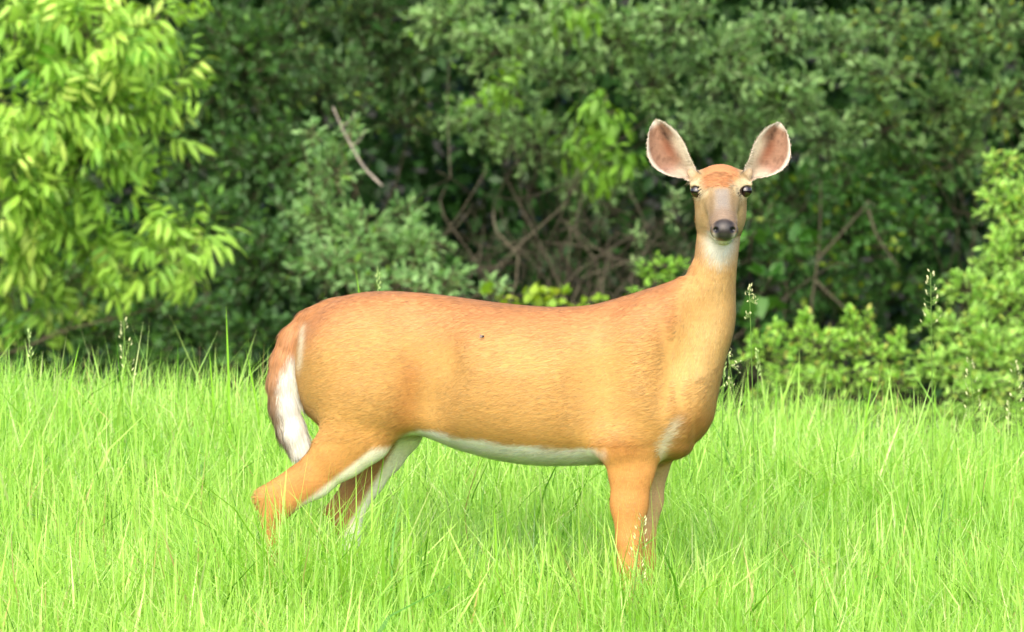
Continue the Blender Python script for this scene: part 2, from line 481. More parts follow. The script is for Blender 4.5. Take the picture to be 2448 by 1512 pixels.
def vnoise(P, seed):                # cheap smooth value noise from sines
    r = np.random.default_rng(seed); s = 0
    for i in range(5):
        k = r.normal(size=3); k *= (1 + .7 * i) / np.linalg.norm(k); s = s + np.sin(P @ k * 1.0 + r.uniform(0, 6.28)) / (1 + .5 * i)
    return s / 2.2

def coat_colour(P, N):
    u = P[:, 0] * 1000 + 1224; v = 1600 - P[:, 2] * 1000; y = P[:, 1]
    d = prim_field(P)
    Cm = lambda c: np.asarray(c)[None, :]
    back, side, low, white = lin((176, 124, 78)), lin((175, 135, 78)), lin((172, 129, 67)), lin((214, 214, 206))
    def mix(a, b, t): return a + (b - a) * np.clip(t, 0, 1)[:, None]
    jit = vnoise(P * np.array([14, 14, 14]), 3); jf = vnoise(P * 130, 4)
    topv = np.where(u > 1560, 696., np.where(u < 760, 736., 1600 - 1000 * np.interp(P[:, 0], TR[:, 0], TR[:, 1])))
    dv = v - topv
    c = mix(np.repeat(Cm(back), len(P), 0), Cm(side), sstep(20, 150, dv + 14 * jit))
    c = mix(c, Cm(low), .55 * sstep(260, 380, dv + 20 * jit))
    # line in front of the thigh: darker orange with crease shading painted in
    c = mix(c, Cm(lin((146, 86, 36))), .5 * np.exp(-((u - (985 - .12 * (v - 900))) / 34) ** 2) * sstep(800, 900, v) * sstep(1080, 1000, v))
    c = mix(c, Cm(lin((140, 88, 38))), .7 * np.exp(-((u - 1490) / 60) ** 2 - ((v - 1065) / 26) ** 2))  # shade above the elbow, put into the coat colour
    # neck: duller tan towards the front
    nk = sstep(.022, -.01, d['neck']) * sstep(1010, 930, v)
    fr = sstep(1640, 1730, u + 8 * jit + .28 * np.clip(v - 760, 0, 230))
    c = mix(c, Cm(lin((182, 146, 88))), nk * .8)
    c = mix(c, Cm(lin((172, 143, 92))), nk * fr * .85)
    # brisket
    c = mix(c, Cm(lin((162, 114, 60))), .6 * sstep(955, 1000, v + 8 * jit) * sstep(1600, 1650, u))
    # belly
    bl = np.interp(u, [960, 1000, 1040, 1100, 1200, 1300, 1460, 1540], [1044, 1030, 1032, 1046, 1058, 1066, 1074, 1088])
    tk = sstep(.03, .0, d['trunk'])
    c = mix(c, Cm(white), tk * sstep(-7, 10, v - bl + 4 * jit + 5 * jf) * sstep(940, 990, u) * sstep(1462, 1432, u + 4 * jit))
    # pale streak between the forelegs
    st = np.exp(-((u - (1616 - .55 * (v - 1010))) / (13 + 4 * jf + .08 * np.clip(v - 1000, 0, 90))) ** 2) * sstep(975, 1010, v) * sstep(1150, 1080, v)
    c = mix(c, Cm(lin((196, 192, 170))), .7 * st * (d['nf'] > .006))
    # legs
    for key, side_ in (('nh', 1), ('nf', 1), ('fh', -1), ('ff', -1)):
        on = sstep(.012, .0, d[key]) * sstep(1000, 1180, v + 10 * jit)
        c = mix(c, Cm(lin((178, 124, 70))), on * .8)
        inner = sstep(.15, .7, N[:, 1] * side_) * (key not in ('fh', 'ff'))                  # faces the other legs
        c = mix(c, Cm(lin((184, 172, 150))), on * inner * .9)
    e_nh = (u - 748) * .622 + (v - 1145) * .783                  # towards the front edge of the near hind leg
    c = mix(c, Cm(lin((226, 222, 204))), sstep(.01, 0, d['nh']) * sstep(27, 40, e_nh + 3 * jit) * sstep(1060, 1085, v) * sstep(1240, 1200, v))
    e_fh = (u - 868) * .86 + (v - 1155) * .5
    far = sstep(.012, 0, d['fh']) * sstep(1030, 1060, v) * (d['nh'] > .01)
    c = mix(c, Cm(lin((146, 106, 68))), far * sstep(34, 14, e_fh))
    c = mix(c, Cm(lin((224, 222, 206))), far * sstep(18, 32, e_fh))
    ff = sstep(.01, 0, d['ff']) * sstep(1080, 1110, v) * (d['nf'] > .006)
    c = mix(c, Cm(lin((172, 144, 106))), ff * sstep(1330, 1230, v) * .9)
    # tail: tawny top, dark outer edge lower down, white beneath
    tp = spline(np.array(TAIL, float), 60); tr = spline(np.array(TAIL_R)[:, None], 60)[:, 0]
    dd = (u[:, None] - tp[None, :, 0]) ** 2 + (v[:, None] - tp[None, :, 1]) ** 2 if len(P) < 40000 else None
    tl = np.zeros(len(P)); off = np.zeros(len(P)); tt = np.zeros(len(P))
    near = np.nonzero(d['tail'] < .03)[0]
    for s in range(0, len(near), 20000):
        k = near[s:s + 20000]
        q = np.stack([u[k], v[k]], 1)[:, None] - tp[None]
        m = (q ** 2).sum(2).argmin(1); T = np.gradient(tp, axis=0)[m]; T = unit(T); nrm = np.stack([-T[:, 1], T[:, 0]], 1)
        off[k] = -(q[np.arange(len(k)), m] * nrm).sum(1) / (tr[m] * 1000); tt[k] = m / 59.
    onl = sstep(.014, .0, d['tail']) * (d['trunk'] > .002)
    off = -off if np.mean(off[(v > 880) & (v < 1000) & (u < 660) & (d['tail'] < .01)]) > 0 else off   # negative: outer side
    tcol = mix(np.repeat(Cm(lin((170, 120, 78))), len(P), 0), Cm(lin((104, 90, 72))), sstep(.25, .75, tt))
    tcol = mix(tcol, Cm(lin((168, 158, 140))), sstep(.78, .92, tt))
    wline = np.interp(tt, [0, .25, .40, .6, .8, .93], [1.2, .80, -.05, -.42, -.7, -1.6])
    tcol = mix(tcol, Cm(lin((202, 200, 190))), sstep(-.5, .45, off - wline + .12 * jit + .12 * jf))
    c = mix(c, tcol, onl)
    # pale hairs along the root of the tail
    root = np.exp(-(((u - (727 - .12 * (v - 800))) / 8.0) ** 2)) * sstep(758, 785, v) * sstep(905, 860, v)
    c = mix(c, Cm(lin((212, 200, 170))), .8 * root)
    # head
    hx, hy, hz = (P - HO).T
    hd = sstep(.030, .012, np.minimum(d['head'], d['nose'])) * sstep(-.140, -.120, hz) * sstep(.055, .03, hy + .25 * np.clip(-.05 - hz, 0, 1))
    face = mix(np.repeat(Cm(lin((146, 124, 90))), len(P), 0), Cm(lin((160, 136, 96))), sstep(.02, .05, np.abs(hx)))
    face = mix(face, Cm(lin((130, 122, 112))), .92 * np.exp(-((hx - .002) / .019) ** 4) * sstep(.016, .0, hz))      # grey bridge
    face = mix(face, Cm(lin((108, 90, 68))), .55 * np.exp(-((np.abs(hx - .002) - .0245) / .0055) ** 2) * sstep(.005, -.02, hz) * sstep(-.085, -.06, hz))
    crown = sstep(.006, .018, hz + .004 * jit - .25 * np.clip(np.abs(hx) - .034, 0, 1)) * sstep(.050, .036, np.abs(hx))
    face = mix(face, Cm(lin((172, 120, 78))), crown)
    face = mix(face, Cm(lin((150, 112, 74))), .55 * np.exp(-((hx - .001) / .012) ** 2 - ((hz - .042) / .010) ** 2))
    for E in EYE_C:
        ex, ez = P[:, 0] - E[0], P[:, 2] - E[2]
        rr = np.hypot(ex / 1.25, ez)
        face = mix(face, Cm(lin((184, 168, 132))), .7 * sstep(.031, .020, np.hypot(ex / 1.2, (ez - .010) / .8)))
        face = mix(face, Cm(lin((190, 176, 142))), .6 * sstep(.024, .018, rr))
        face = mix(face, Cm(lin((58, 44, 34))), sstep(.0128, .0112, rr) * (hy < .02))
    face = mix(face, Cm(lin((158, 128, 82))), sstep(.052, .062, np.abs(hx)) * sstep(-.01, -.03, hz))
    # white muzzle band, chin and throat
    mz = sstep(-.118, -.132, hy) * sstep(.003, .02, hz + .085 + .035)
    face = mix(face, Cm(lin((132, 112, 92))), .8 * sstep(-.105, -.135, hy) * (hz > -.085))
    face = mix(face, Cm(lin((206, 203, 186))), sstep(-.088, -.102, hz + .002 * jit) * sstep(.0, -.03, hy))
    c = mix(c, face, hd)
    tw = np.exp(-((u - 1718) / (36 + 8 * jit)) ** 2) * sstep(550, 572, v) * sstep(650, 590, v - 14 * jit - .35 * np.abs(u - 1718) * -1) * sstep(.0, -.3, N[:, 1])
    c = mix(c, Cm(lin((184, 184, 168))), np.clip(1.4 * tw, 0, 1))
    nose = sstep(.0035, .0, d['nose']) * sstep(-.138, -.148, hy)
    c = mix(c, Cm(lin((22, 20, 22))), nose)
    c = mix(c, Cm(lin((14, 12, 12))), nose * np.maximum(np.exp(-((hx + .0175) / .006) ** 2 - ((hz + .086) / .005) ** 2), np.exp(-((hx - .0275) / .006) ** 2 - ((hz + .086) / .005) ** 2)))
    c = mix(c, Cm(lin((60, 50, 44))), .5 * hd * np.exp(-((hz + .1115 + .25 * (hx - .005) ** 2 * 40 * .1) / .0024) ** 2) * sstep(-.12, -.135, hy) * sstep(.034, .026, np.abs(hx - .005)))
    # ears
    eb = sstep(.008, 0, d['earbase'])
    c = mix(c, Cm(lin((168, 152, 124))), .85 * eb)
    for f, key in ((ear_l, 'ear_l'), (ear_r, 'ear_r')):
        s, t, n = f.local(P)
        on = sstep(.006, .001, d[key])
        lo = np.interp(s, f.ss, f.tL); up = np.interp(s, f.ss, f.tU)
        x = (t - (lo - up) / 2) / np.maximum((lo + up) / 2, 1e-4); k = s / f.L
        e = np.minimum(1 - np.abs(x), (1 - k) * 2.2)
        ic = np.repeat(Cm(lin((138, 106, 86))), len(P), 0)
        ic = mix(ic, Cm(lin((124, 74, 52))), .85 * np.exp(-((x + .25) / .30) ** 2 - ((k - .52) / .20) ** 2))
        ic = mix(ic, Cm(lin((58, 40, 30))), .95 * np.exp(-((x + .40) / .20) ** 2 - ((k - .72) / .17) ** 2) * (.9 + .4 * vnoise(P * 300, 9)))
        ic = mix(ic, Cm(lin((104, 76, 60))), .5 * sstep(.2, .7, vnoise(P * 170, 11)))
        ic = mix(ic, Cm(lin((154, 120, 104))), .7 * sstep(.42, .2, k) * sstep(-.2, .5, x))
        ic = mix(ic, Cm(lin((200, 194, 178))), .85 * sstep(.30, .10, e))
        ic = mix(ic, Cm(lin((196, 186, 164))), .85 * np.exp(-((x + .75) / .28) ** 2) * sstep(.75, .45, k))
        ic = mix(ic, Cm(lin((186, 176, 156))), .7 * sstep(.30, .10, k))
        ic = mix(ic, Cm(lin((84, 70, 58))), .85 * sstep(.06, .02, e))
        oc = np.repeat(Cm(lin((168, 132, 92))), len(P), 0)
        B, ax, pr, nn = f.frame
        c = mix(c, np.where(((N @ nn) < .25)[:, None], ic, oc), on)
    return np.clip(c * (1 + .05 * jit[:, None]), 0, 1), d

deer = empty('deer', (*[XZ(1100, 0)[0]], 0.0, 0.0), 'tawny doe standing in the tall grass with its head turned to the viewer', 'deer')
ORG = np.array(deer.location)
DV, DQ = build_deer_mesh()
DN = vert_normals(DV, DQ)
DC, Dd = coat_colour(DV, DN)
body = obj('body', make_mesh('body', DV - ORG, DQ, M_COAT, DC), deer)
# wet nose: gloss follows the nose leather itself
nd = M_COAT.node_tree; b_ = nd.nodes['Principled BSDF']
wet = bpy.data.meshes['body'].attributes.new('wet', 'FLOAT', 'POINT')
wv = (sstep(.0035, 0, Dd['nose']) * sstep(-.138, -.148, (DV - HO)[:, 1])).astype(np.float32)
wet.data.foreach_set('value', wv)
wa = nd.nodes.new('ShaderNodeAttribute'); wa.attribute_name = 'wet'
for sock, a, b in (('Roughness', .78, .36), ('Specular IOR Level', .12, .5)):
    mr = nd.nodes.new('ShaderNodeMapRange'); mr.inputs['To Min'].default_value = a; mr.inputs['To Max'].default_value = b
    nd.links.new(wa.outputs['Fac'], mr.inputs['Value']); nd.links.new(mr.outputs[0], b_.inputs[sock])

# fur: short hairs lying along the coat
def build_fur(n):
    T = np.concatenate([DQ[:, [0, 1, 2]], DQ[:, [0, 2, 3]]])
    A = np.linalg.norm(np.cross(DV[T[:, 1]] - DV[T[:, 0]], DV[T[:, 2]] - DV[T[:, 0]]), axis=1)
    cen = DV[T].mean(1)
    wgt = np.where(cen[:, 2] > .18, 1., .25)
    wgt = wgt * np.where(cen[:, 2] > XZ(0, 600)[1], 1.7, 1.)
    wgt = wgt * np.where((cen[:, 0] < XZ(745, 0)[0]) & (cen[:, 2] > .48), 3.5, 1.)
    p = A * wgt; t = T[rng.choice(len(T), n, p=p / p.sum())]
    r1, r2 = np.sqrt(rng.random(n)), rng.random(n)
    wq = np.stack([1 - r1, r1 * (1 - r2), r1 * r2], 1)[..., None]
    P = (DV[t] * wq).sum(1); Nn = unit((DN[t] * wq).sum(1)); C = (DC[t] * wq).sum(1)
    d = prim_field(P); hx, hy, hz = (P - HO).T
    flow = np.tile(np.array([-1., 0, -.22]), (n, 1)); ln = np.full(n, .020); lift = np.full(n, .055)
    def setr(m, f, l, li=None):
        flow[m] = f if np.ndim(f) == 1 else f[m]
        ln[m] = l
        if li is not None: lift[m] = li
    setr((d['neck'] < .004) & (P[:, 2] > XZ(0, 900)[1]), np.array([-.25, 0, -1.]), .016)
    for k in ('nh', 'fh'):
        setr((d[k] < .006) & (P[:, 2] < XZ(0, 1060)[1]), np.array([-.7, 0, -.7]), .012)
    for k in ('nf', 'ff'):
        setr((d[k] < .006) & (P[:, 2] < XZ(0, 1060)[1]), np.array([-.1, 0, -1.]), .010)
    um = P[:, 0] * 1000 + 1224; vm = 1600 - P[:, 2] * 1000
    bm = (d['trunk'] < .006) & (vm > 1070) & (um > 990) & (um < 1470)
    setr(bm, np.array([-.8, 0, -.35]), .022, .14)
    tm = (d['tail'] < .006) & (um < 745)
    tf = np.stack([np.interp(vm, [760, 850, 960, 1090], [-.8, -.35, .25, .5]), np.zeros(n), -np.ones(n)], 1)
    setr(tm, tf, np.where(vm > 980, .038, .026)[tm], .08)
    hm = np.minimum(d['head'], d['earbase']) < .006
    setr(hm & (hz > -.13), np.stack([hx * 6, np.full(n, .7), np.full(n, 1.) * np.sign(hz + .03) * np.clip(np.abs(hz + .03) * 40, .2, 1)], 1), .006, .10)
    setr(hm & (hz < -.095) & (hz > -.15), np.array([0, .3, -1.]), .006, .08)
    for f, k in ((ear_l, 'ear_l'), (ear_r, 'ear_r')):
        s, q, _ = f.local(P); B, ax, pr, nn = f.frame
        on = d[k] < .005
        fl = .6 * ax[None] + np.sign(q - .015)[:, None] * .7 * pr[None]
        setr(on, fl, .0045, .12)
    ok = (d['nose'] > .004) | (hy > -.138)
    for E in EYE_C: ok &= np.linalg.norm((P - E) / np.array([1, 1, 1]), axis=1) > .0215
    ok &= P[:, 2] > .05
    P, Nn, C, flow, ln, lift, tm = [a[ok] for a in (P, Nn, C, flow, ln, lift, tm)]
    n = len(P)
    fl = unit(flow + rng.normal(0, .16, (n, 3))); fl = unit(fl - (fl * Nn).sum(1, keepdims=True) * Nn)
    sd_ = unit(np.cross(fl, Nn))
    ln = ln * rng.uniform(.6, 1.25, n)
    w_ = (.0004 + .007 * ln) * rng.uniform(.8, 1.3, n)
    li = (lift * rng.uniform(.5, 1.5, n))[:, None]
    a = P - Nn * .0008; m = P + fl * (ln * .55)[:, None] + Nn * ln[:, None] * li * .75; e = P + fl * ln[:, None] + Nn * ln[:, None] * li
    e[tm, 2] -= .010
    V = np.stack([a - sd_ * w_[:, None] * .6, a + sd_ * w_[:, None] * .6, m - sd_ * w_[:, None], m + sd_ * w_[:, None], e], 1).reshape(-1, 3)
    base = np.arange(n)[:, None] * 5
    Fc = np.concatenate([base + np.array([[0, 1, 3]]), base + np.array([[0, 3, 2]]), base + np.array([[2, 3, 4]])])
    br = (1 + rng.normal(0, .13, n))[:, None]
    warm = 1 + rng.normal(0, .05, (n, 1)) * np.array([[1, 0, -1.5]])
    cc = np.clip(C * br * warm, 0, .95)
    tipb = np.array([.92, .92, 1.0, 1.0, 1.12])
    C5 = np.clip(cc[:, None] * tipb[None, :, None], 0, .95).reshape(-1, 3)
    return V, Fc, C5
fv, ff_, fc = build_fur(180000)
fur = obj('fur', make_mesh('fur', fv - ORG, ff_, M_FUR, fc), deer, 'stuff')

# eyes
def uv_sphere(c, r, nu=20, nv=14):
    th = np.linspace(0, np.pi, nv); ph = np.linspace(0, 2 * np.pi, nu, endpoint=False)
    V = np.array([[math.sin(a) * math.cos(b), math.sin(a) * math.sin(b), math.cos(a)] for a in th for b in ph]) * np.asarray(r) + np.asarray(c)
    F = []
    for i in range(nv - 1):
        for j in range(nu):
            p, q = i * nu + j, i * nu + (j + 1) % nu
            if i > 0: F.append((p, q + nu, q))
            if i < nv - 2: F.append((p, p + nu, q + nu))
    return V, np.array(F)
M_EYE = material('eye', rough=.06, spec=.8)
for E in EYE_C:
    V, F = uv_sphere((0, -.0062, 0), .0150)
    px = np.abs(V[:, 2]) < .004
    colr = np.where(((V[:, 1] < -.009) & (np.abs(V[:, 2]) < .0045))[:, None], lin((10, 8, 7)), lin((34, 22, 15)))
    o = obj('eye', make_mesh('eye', V, F, M_EYE, colr), deer)
    o.location = Vector(E - ORG)
# hooves: two pointed cloven claws to each foot
def hoof_mesh():
    G = Geo()
    for s in (-1, 1):
        ring = []
        P0 = [(-.022, 0.0), (.022, .0), (.034, .0)]
        outline = [(-.024, .004), (-.024, .018), (.0, .022), (.022, .016), (.044, .003), (.022, .001), (.0, .001)]
        hts = [(0, 1.0, 0), (.022, .82, -.004), (.042, .62, -.010)]
        V = [(x * k + dx, s * (y * k + .001), z) for z, k, dx in hts for x, y in outline]
        m = len(outline); F = []
        for i in range(2):
            for j in range(m):
                p, q = i * m + j, i * m + (j + 1) % m
                F += [(p, q, q + m), (p, q + m, p + m)]
        for j in range(1, m - 1): F += [(0, j + 1, j), (2 * m, 2 * m + j, 2 * m + j + 1)]
        F = np.array(F)
        G.add(np.array(V), F if s > 0 else F[:, ::-1], lin((44, 38, 34)))
    return G.mesh('hoof', M_HOOF, smooth=False)
hm_ = hoof_mesh()
for (u, y) in ((650, nearH + .01), (862, farH - .005), (1520, nearF), (1552, farF)):
    o = obj('hoof', hm_, deer); o.location = Vector((XZ(u, 0)[0] - ORG[0], y - ORG[1], .0))

# ------------------------------------------------------------------ foliage tools
def leaf_template(L, Wd, fold=.12, droop=.10, shape=(.62, 1., .72)):
    a, b, c = shape
    xs = np.array([0, .28, .62, 1.]) * L
    zs = -droop * L * np.array([0, .12, .45, 1.])
    w1, w2 = Wd * .5 * (a + b) / 2, Wd * .5 * c * 1.18
    V = np.array([[xs[0], 0, zs[0]], [xs[1], 0, zs[1]], [xs[2], 0, zs[2]], [xs[3], 0, zs[3]],
                  [xs[1] * .92, w1, zs[1] + fold * Wd], [xs[2] * .94, w2, zs[2] + fold * Wd], [xs[1] * .92, -w1, zs[1] + fold * Wd], [xs[2] * .94, -w2, zs[2] + fold * Wd]])
    F = np.array([(0, 1, 4), (1, 5, 4), (1, 2, 5), (2, 3, 5), (0, 6, 1), (1, 6, 7), (1, 7, 2), (2, 7, 3)])
    return V, F

def flat_leaf(L, Wd):
    V = np.array([[0, 0, 0], [.45 * L, Wd / 2, .06 * L], [L, 0, -.1 * L], [.45 * L, -Wd / 2, .06 * L]])
    return V, np.array([(0, 2, 1), (0, 3, 2)])

def compound_template(n=5, L=.074, Wd=.025):   # ash-like leaf: leaflets in pairs hanging from a midrib
    G = Geo(); lv, lf = leaf_template(L, Wd, .10, .22, (.5, 1., .66))
    V, F = tube(np.array([[0, 0, 0], [.05, 0, .006], [.09, 0, 0], [.13, 0, -.014]]), [.0012, .001, .001, .0008], 3)
    G.add(V, F)
    st = [(.06, 1), (.06, -1), (.098, 1), (.098, -1)][:n - 1]
    for x, s in st + [(.13, 0)]:
        a = s * R(62); dr = R(58 if s else 48)
        ca, sa = math.cos(a), math.sin(a); cd, sdn = math.cos(dr), math.sin(dr)
        Q = lv.copy() * (1.08 if s == 0 else .95)
        x1 = Q[:, 0] * cd + Q[:, 2] * sdn; z1 = -Q[:, 0] * sdn + Q[:, 2] * cd
        Q = np.stack([x1 * ca - Q[:, 1] * sa, x1 * sa + Q[:, 1] * ca, z1], 1) + np.array([x, 0, 0])
        G.add(Q, lf)
    return np.concatenate(G.V), np.concatenate(G.F)

def lite_leaf(L, Wd):
    V = np.array([[0, 0, 0], [.32 * L, Wd / 2, .1 * Wd], [.72 * L, Wd * .38, .05 * Wd], [L, 0, -.12 * L], [.72 * L, -Wd * .38, .05 * Wd], [.32 * L, -Wd / 2, .1 * Wd]])
    return V, np.array([(0, 3, 2), (0, 2, 1), (0, 4, 3), (0, 5, 4)])
LITE = {'olive': lite_leaf(.062, .024), 'oval': lite_leaf(.052, .027), 'small': lite_leaf(.034, .015)}
TEMPL = {
    'olive': leaf_template(.062, .024, .10, .12, (.62, 1., .80)),
    'oval': leaf_template(.052, .027, .10, .14, (.8, 1., .72)),
    'small': leaf_template(.034, .015, .10, .10),
    'broad': leaf_template(.095, .082, .06, .22, (1.0, 1., .70)),
    'compound': compound_template(5), 'compound3': compound_template(3, .098, .042),
    'narrow': leaf_template(.060, .013, .1, .3),
}

def frames(d, up, roll):
    d = unit(d); y = unit(np.cross(up, d)); z = np.cross(d, y)
    c, s = np.cos(roll)[:, None], np.sin(roll)[:, None]
    return np.stack([d, c * y + s * z, c * z - s * y], 2)    # columns

def place(Tm, Rm, pos, scale):
    V, F = Tm
    out = np.einsum('nij,kj->nki', Rm, V) * scale[:, None, None] + pos[:, None]
    n, k = len(pos), len(V)
    return out.reshape(-1, 3), (F[None] + (np.arange(n) * k)[:, None, None]).reshape(-1, 3)

def to_px(P):
    k = CAM_D / (P[:, 1] + CAM_D)
    return P[:, 0] * k * 1000 + 1224, 1600 - 1000 * (CAM_H + (P[:, 2] - CAM_H) * k)

LEAF_VARIANTS = {}
def leaf_variants(kind, name, cols):
    key = (kind, name)
    if key not in LEAF_VARIANTS:
        V, F = TEMPL[kind]
        LEAF_VARIANTS[key] = [make_mesh('leaf_' + name, V, F, M_LEAF, np.asarray(c)) for c in cols]
    return LEAF_VARIANTS[key]

def plant(name, label, cat, base, blobs, kind='olive', col=((70, 105, 50), (110, 145, 80)), young=None, twigs=26, per=11, scale=1.0, droop=-.1, up=.35,
          stems=None, bark=(80, 76, 60), named=150, group=None, seed=1, spread=.55, stem_r=.012, front=None):
    r = np.random.default_rng(seed)
    root = empty(name, base, label, cat, group); org = np.array(base, float)
    Tw = Geo(); LP, LD, LS, LB = [], [], [], []
    bc = []
    for b in blobs:
        u, v, D, ru, rv = b[:5]; dens = b[5] if len(b) > 5 else 1.0
        c = W(u, v, D); k = D / CAM_D / 1000
        rad = np.array([ru * k, max(ru, rv) * k * .75, rv * k]); bc.append((c, rad))
        nt_ = max(3, int((2.6 if kind in LITE else 1.75) * twigs * dens * (ru * rv) / 10000.))
        for _ in range(nt_):
            q = r.normal(size=3); q /= np.linalg.norm(q)
            s0 = c + rad * q * r.uniform(0, .45); e = c + rad * q * r.uniform(.55, 1.08) + np.array([0, 0, rad[2] * .12])
            L = np.linalg.norm(e - s0)
            mid = (s0 + e) / 2 + r.normal(0, .10, 3) * L + np.array([0, 0, up * L * .25])
            P = spline(np.array([s0, mid, e + np.array([0, 0, droop * L])]), 5)
            Vt, Ft = tube(P, np.linspace(.0028, .0012, 5), 3); Tw.add(Vt, Ft, lin(bark) * r.uniform(.7, 1.3))
            m = max(4, int((1.45 if kind in LITE else 1.0) * per * r.uniform(.7, 1.3) * L / .16))
            t = np.sort(r.uniform(.12, 1.0, m)); t[-1] = 1.0
            pts = np.stack([np.interp(t, np.linspace(0, 1, 5), P[:, a]) for a in range(3)], 1)
            tg = unit(P[-1] - P[0])
            dirs = unit(tg[None] * r.uniform(.3, 1.0, (m, 1)) + r.normal(0, spread, (m, 3)) + np.array([0, 0, up * .6 + droop]))
            LP.append(pts); LD.append(dirs); LS.append(scale * (.72 if kind in LITE else 1.0) * r.uniform(.55, 1.25, m) * np.interp(t, [0, .8, 1], [1, 1, .8]))
            LB.append(np.full(m, r.uniform()) * .6 + r.uniform(0, .4, m) + (.0 if t[-1] else 0))
    P = np.concatenate(LP); Dr = np.concatenate(LD); Sc = np.concatenate(LS); Br = np.concatenate(LB)
    n = len(P)
    Rm = frames(Dr, np.tile(np.array([0, -.25, 1.]), (n, 1)) + r.normal(0, .35, (n, 3)), r.normal(0, .35, n))
    c0, c1 = lin(col[0]), lin(col[1])
    C = c0 + (c1 - c0) * Br[:, None]
    C = C * (1 + r.normal(0, .10, (n, 1)))
    if young is not None:
        ym = r.random(n) < young[1]; C[ym] = lin(young[0]) * r.uniform(.8, 1.15, (ym.sum(), 1))
    C = np.clip(C, .004, .8)
    # the leaves that show largest become single parts
    uu, vv = to_px(P)
    inside = (uu > -10) & (uu < 2458) & (vv > -10) & (vv < 1000) & ~((uu > 760) & (uu < 1740) & (vv > 735))
    facing = np.abs(Rm[:, 1, 2])
    score = facing * Sc - 1.4 * (P[:, 1] - np.percentile(P[:, 1], 5)) - 5. * (~inside) + r.uniform(0, .25, n)
    pick = np.argsort(-score)[:min(named, int(inside.sum()))]
    rest = np.ones(n, bool); rest[pick] = False
    tm_ = LITE.get(kind, TEMPL[kind])
    Vl, Fl = place(tm_, Rm[rest], P[rest], Sc[rest])
    k = len(tm_[0])
    obj('foliage', make_mesh('foliage', Vl - org, Fl, M_LEAF, np.repeat(C[rest], k, 0)), root, 'stuff')
    vs = leaf_variants(kind, name + str(seed), [c0 + (c1 - c0) * f for f in (.05, .25, .45, .65, .85, 1.05)] + ([lin(young[0])] if young else []))
    from mathutils import Matrix
    for i in pick:
        j = 6 if (young is not None and ym[i]) else int(np.clip(Br[i] * 6, 0, 5))
        o = bpy.data.objects.new('leaf', vs[j]); COL.objects.link(o); o.parent = root
        m4 = Matrix.Identity(4)
        for a in range(3):
            for b_2 in range(3): m4[a][b_2] = float(Rm[i, a, b_2] * Sc[i])
            m4[a][3] = float(P[i, a] - org[a])
        o.matrix_basis = m4
    obj('twigs', Tw.mesh('twigs', M_BARK, org), root, 'stuff')
    # woody stems from the foot of the plant to the clumps
    for i, (c, rad) in enumerate(bc if stems is None else bc[:stems]):
        b0 = org + np.array([r.normal(0, .05), r.normal(0, .05), 0])
        mid = b0 * .5 + c * .5 + np.array([r.normal(0, .08), r.normal(0, .06), .10 * abs(c[2] - b0[2])])
        Pt = spline(np.array([b0, b0 * .8 + mid * .2 + np.array([0, 0, .1 * abs(c[2])]), mid, c]), 10)
        L = np.linalg.norm(c - b0)
        Pt[1:-1] += r.normal(0, .035, (8, 3)); V, F = tube(Pt, np.linspace(stem_r * (.35 + .2 * L), stem_r * .2, 10), 6)
        obj('stem', make_mesh('stem', V - org, F, M_BARK, lin(bark) * r.uniform(.8, 1.2)), root)
    return root

def foot(u, D):
    p = W(u, 800, D); return (p[0], p[1], 0.0)

# ------------------------------------------------------------------ trees and shrubs
plant('box_elder_tree', 'bright yellow-green tree with drooping compound leaves filling the upper left corner', 'tree', foot(-330, 36.9),
      [(40, 70, 36.3, 170, 120), (230, 110, 36.1, 170, 110, 1.2), (400, 50, 36.4, 80, 60), (90, 280, 36.1, 170, 130), (280, 250, 36.3, 120, 100), (425, 215, 36.3, 70, 55, 1.1),
       (40, 470, 36.3, 150, 120), (190, 400, 36.2, 130, 120), (330, 330, 36.4, 90, 90), (450, 600, 36.2, 85, 80, 1.2), (330, 650, 36.4, 110, 75), (150, 620, 36.5, 150, 110), (40, 730, 36.7, 100, 70)],
      kind='compound', col=((94, 154, 44), (176, 218, 88)), young=((186, 216, 100), .10), twigs=10, per=8, scale=.92, droop=-.12, up=.25, spread=.45, named=260, seed=11, stem_r=.010, bark=(92, 84, 66))

plant('dark_shrub', 'dense dark green shrub in the shade between the bright tree and the doe\'s rump', 'shrub', foot(520, 39.6),
      [(560, 180, 39.6, 190, 190), (420, 330, 39.8, 160, 160), (640, 420, 39.5, 170, 150), (480, 560, 39.2, 150, 130), (640, 640, 38.8, 150, 120), (430, 780, 38.4, 180, 90), (610, 800, 38.3, 120, 80), (720, 560, 39, 110, 110)],
      kind='oval', col=((46, 82, 36), (84, 128, 62)), young=((104, 156, 60), .07), twigs=22, per=10, named=120, seed=12, stem_r=.007)
plant('dark_shrub', 'grey-green shrub with small leaves above and left of the hanging dead branch', 'shrub', foot(830, 40.2),
      [(690, 90, 40, 150, 130), (860, 60, 40.2, 150, 110), (800, 210, 39.8, 150, 100), (960, 150, 40.3, 130, 110), (960, 290, 40.2, 110, 80), (680, 260, 39.7, 90, 80)],
      kind='olive', col=((58, 94, 48), (100, 140, 78)), young=((130, 164, 60), .05), twigs=20, per=10, scale=.8, named=120, seed=13, stem_r=.007)
plant('dark_shrub', 'low dark leafy undergrowth at the foot of the bright tree on the left', 'undergrowth', foot(170, 38.4),
      [(80, 800, 37.8, 140, 70), (230, 790, 37.7, 130, 80), (350, 860, 37.6, 130, 60), (520, 880, 37.5, 110, 50), (130, 680, 38.2, 150, 80), (300, 720, 38.2, 110, 70)],
      kind='oval', col=((52, 96, 34), (98, 146, 62)), twigs=20, per=10, named=80, seed=14, stem_r=.008)
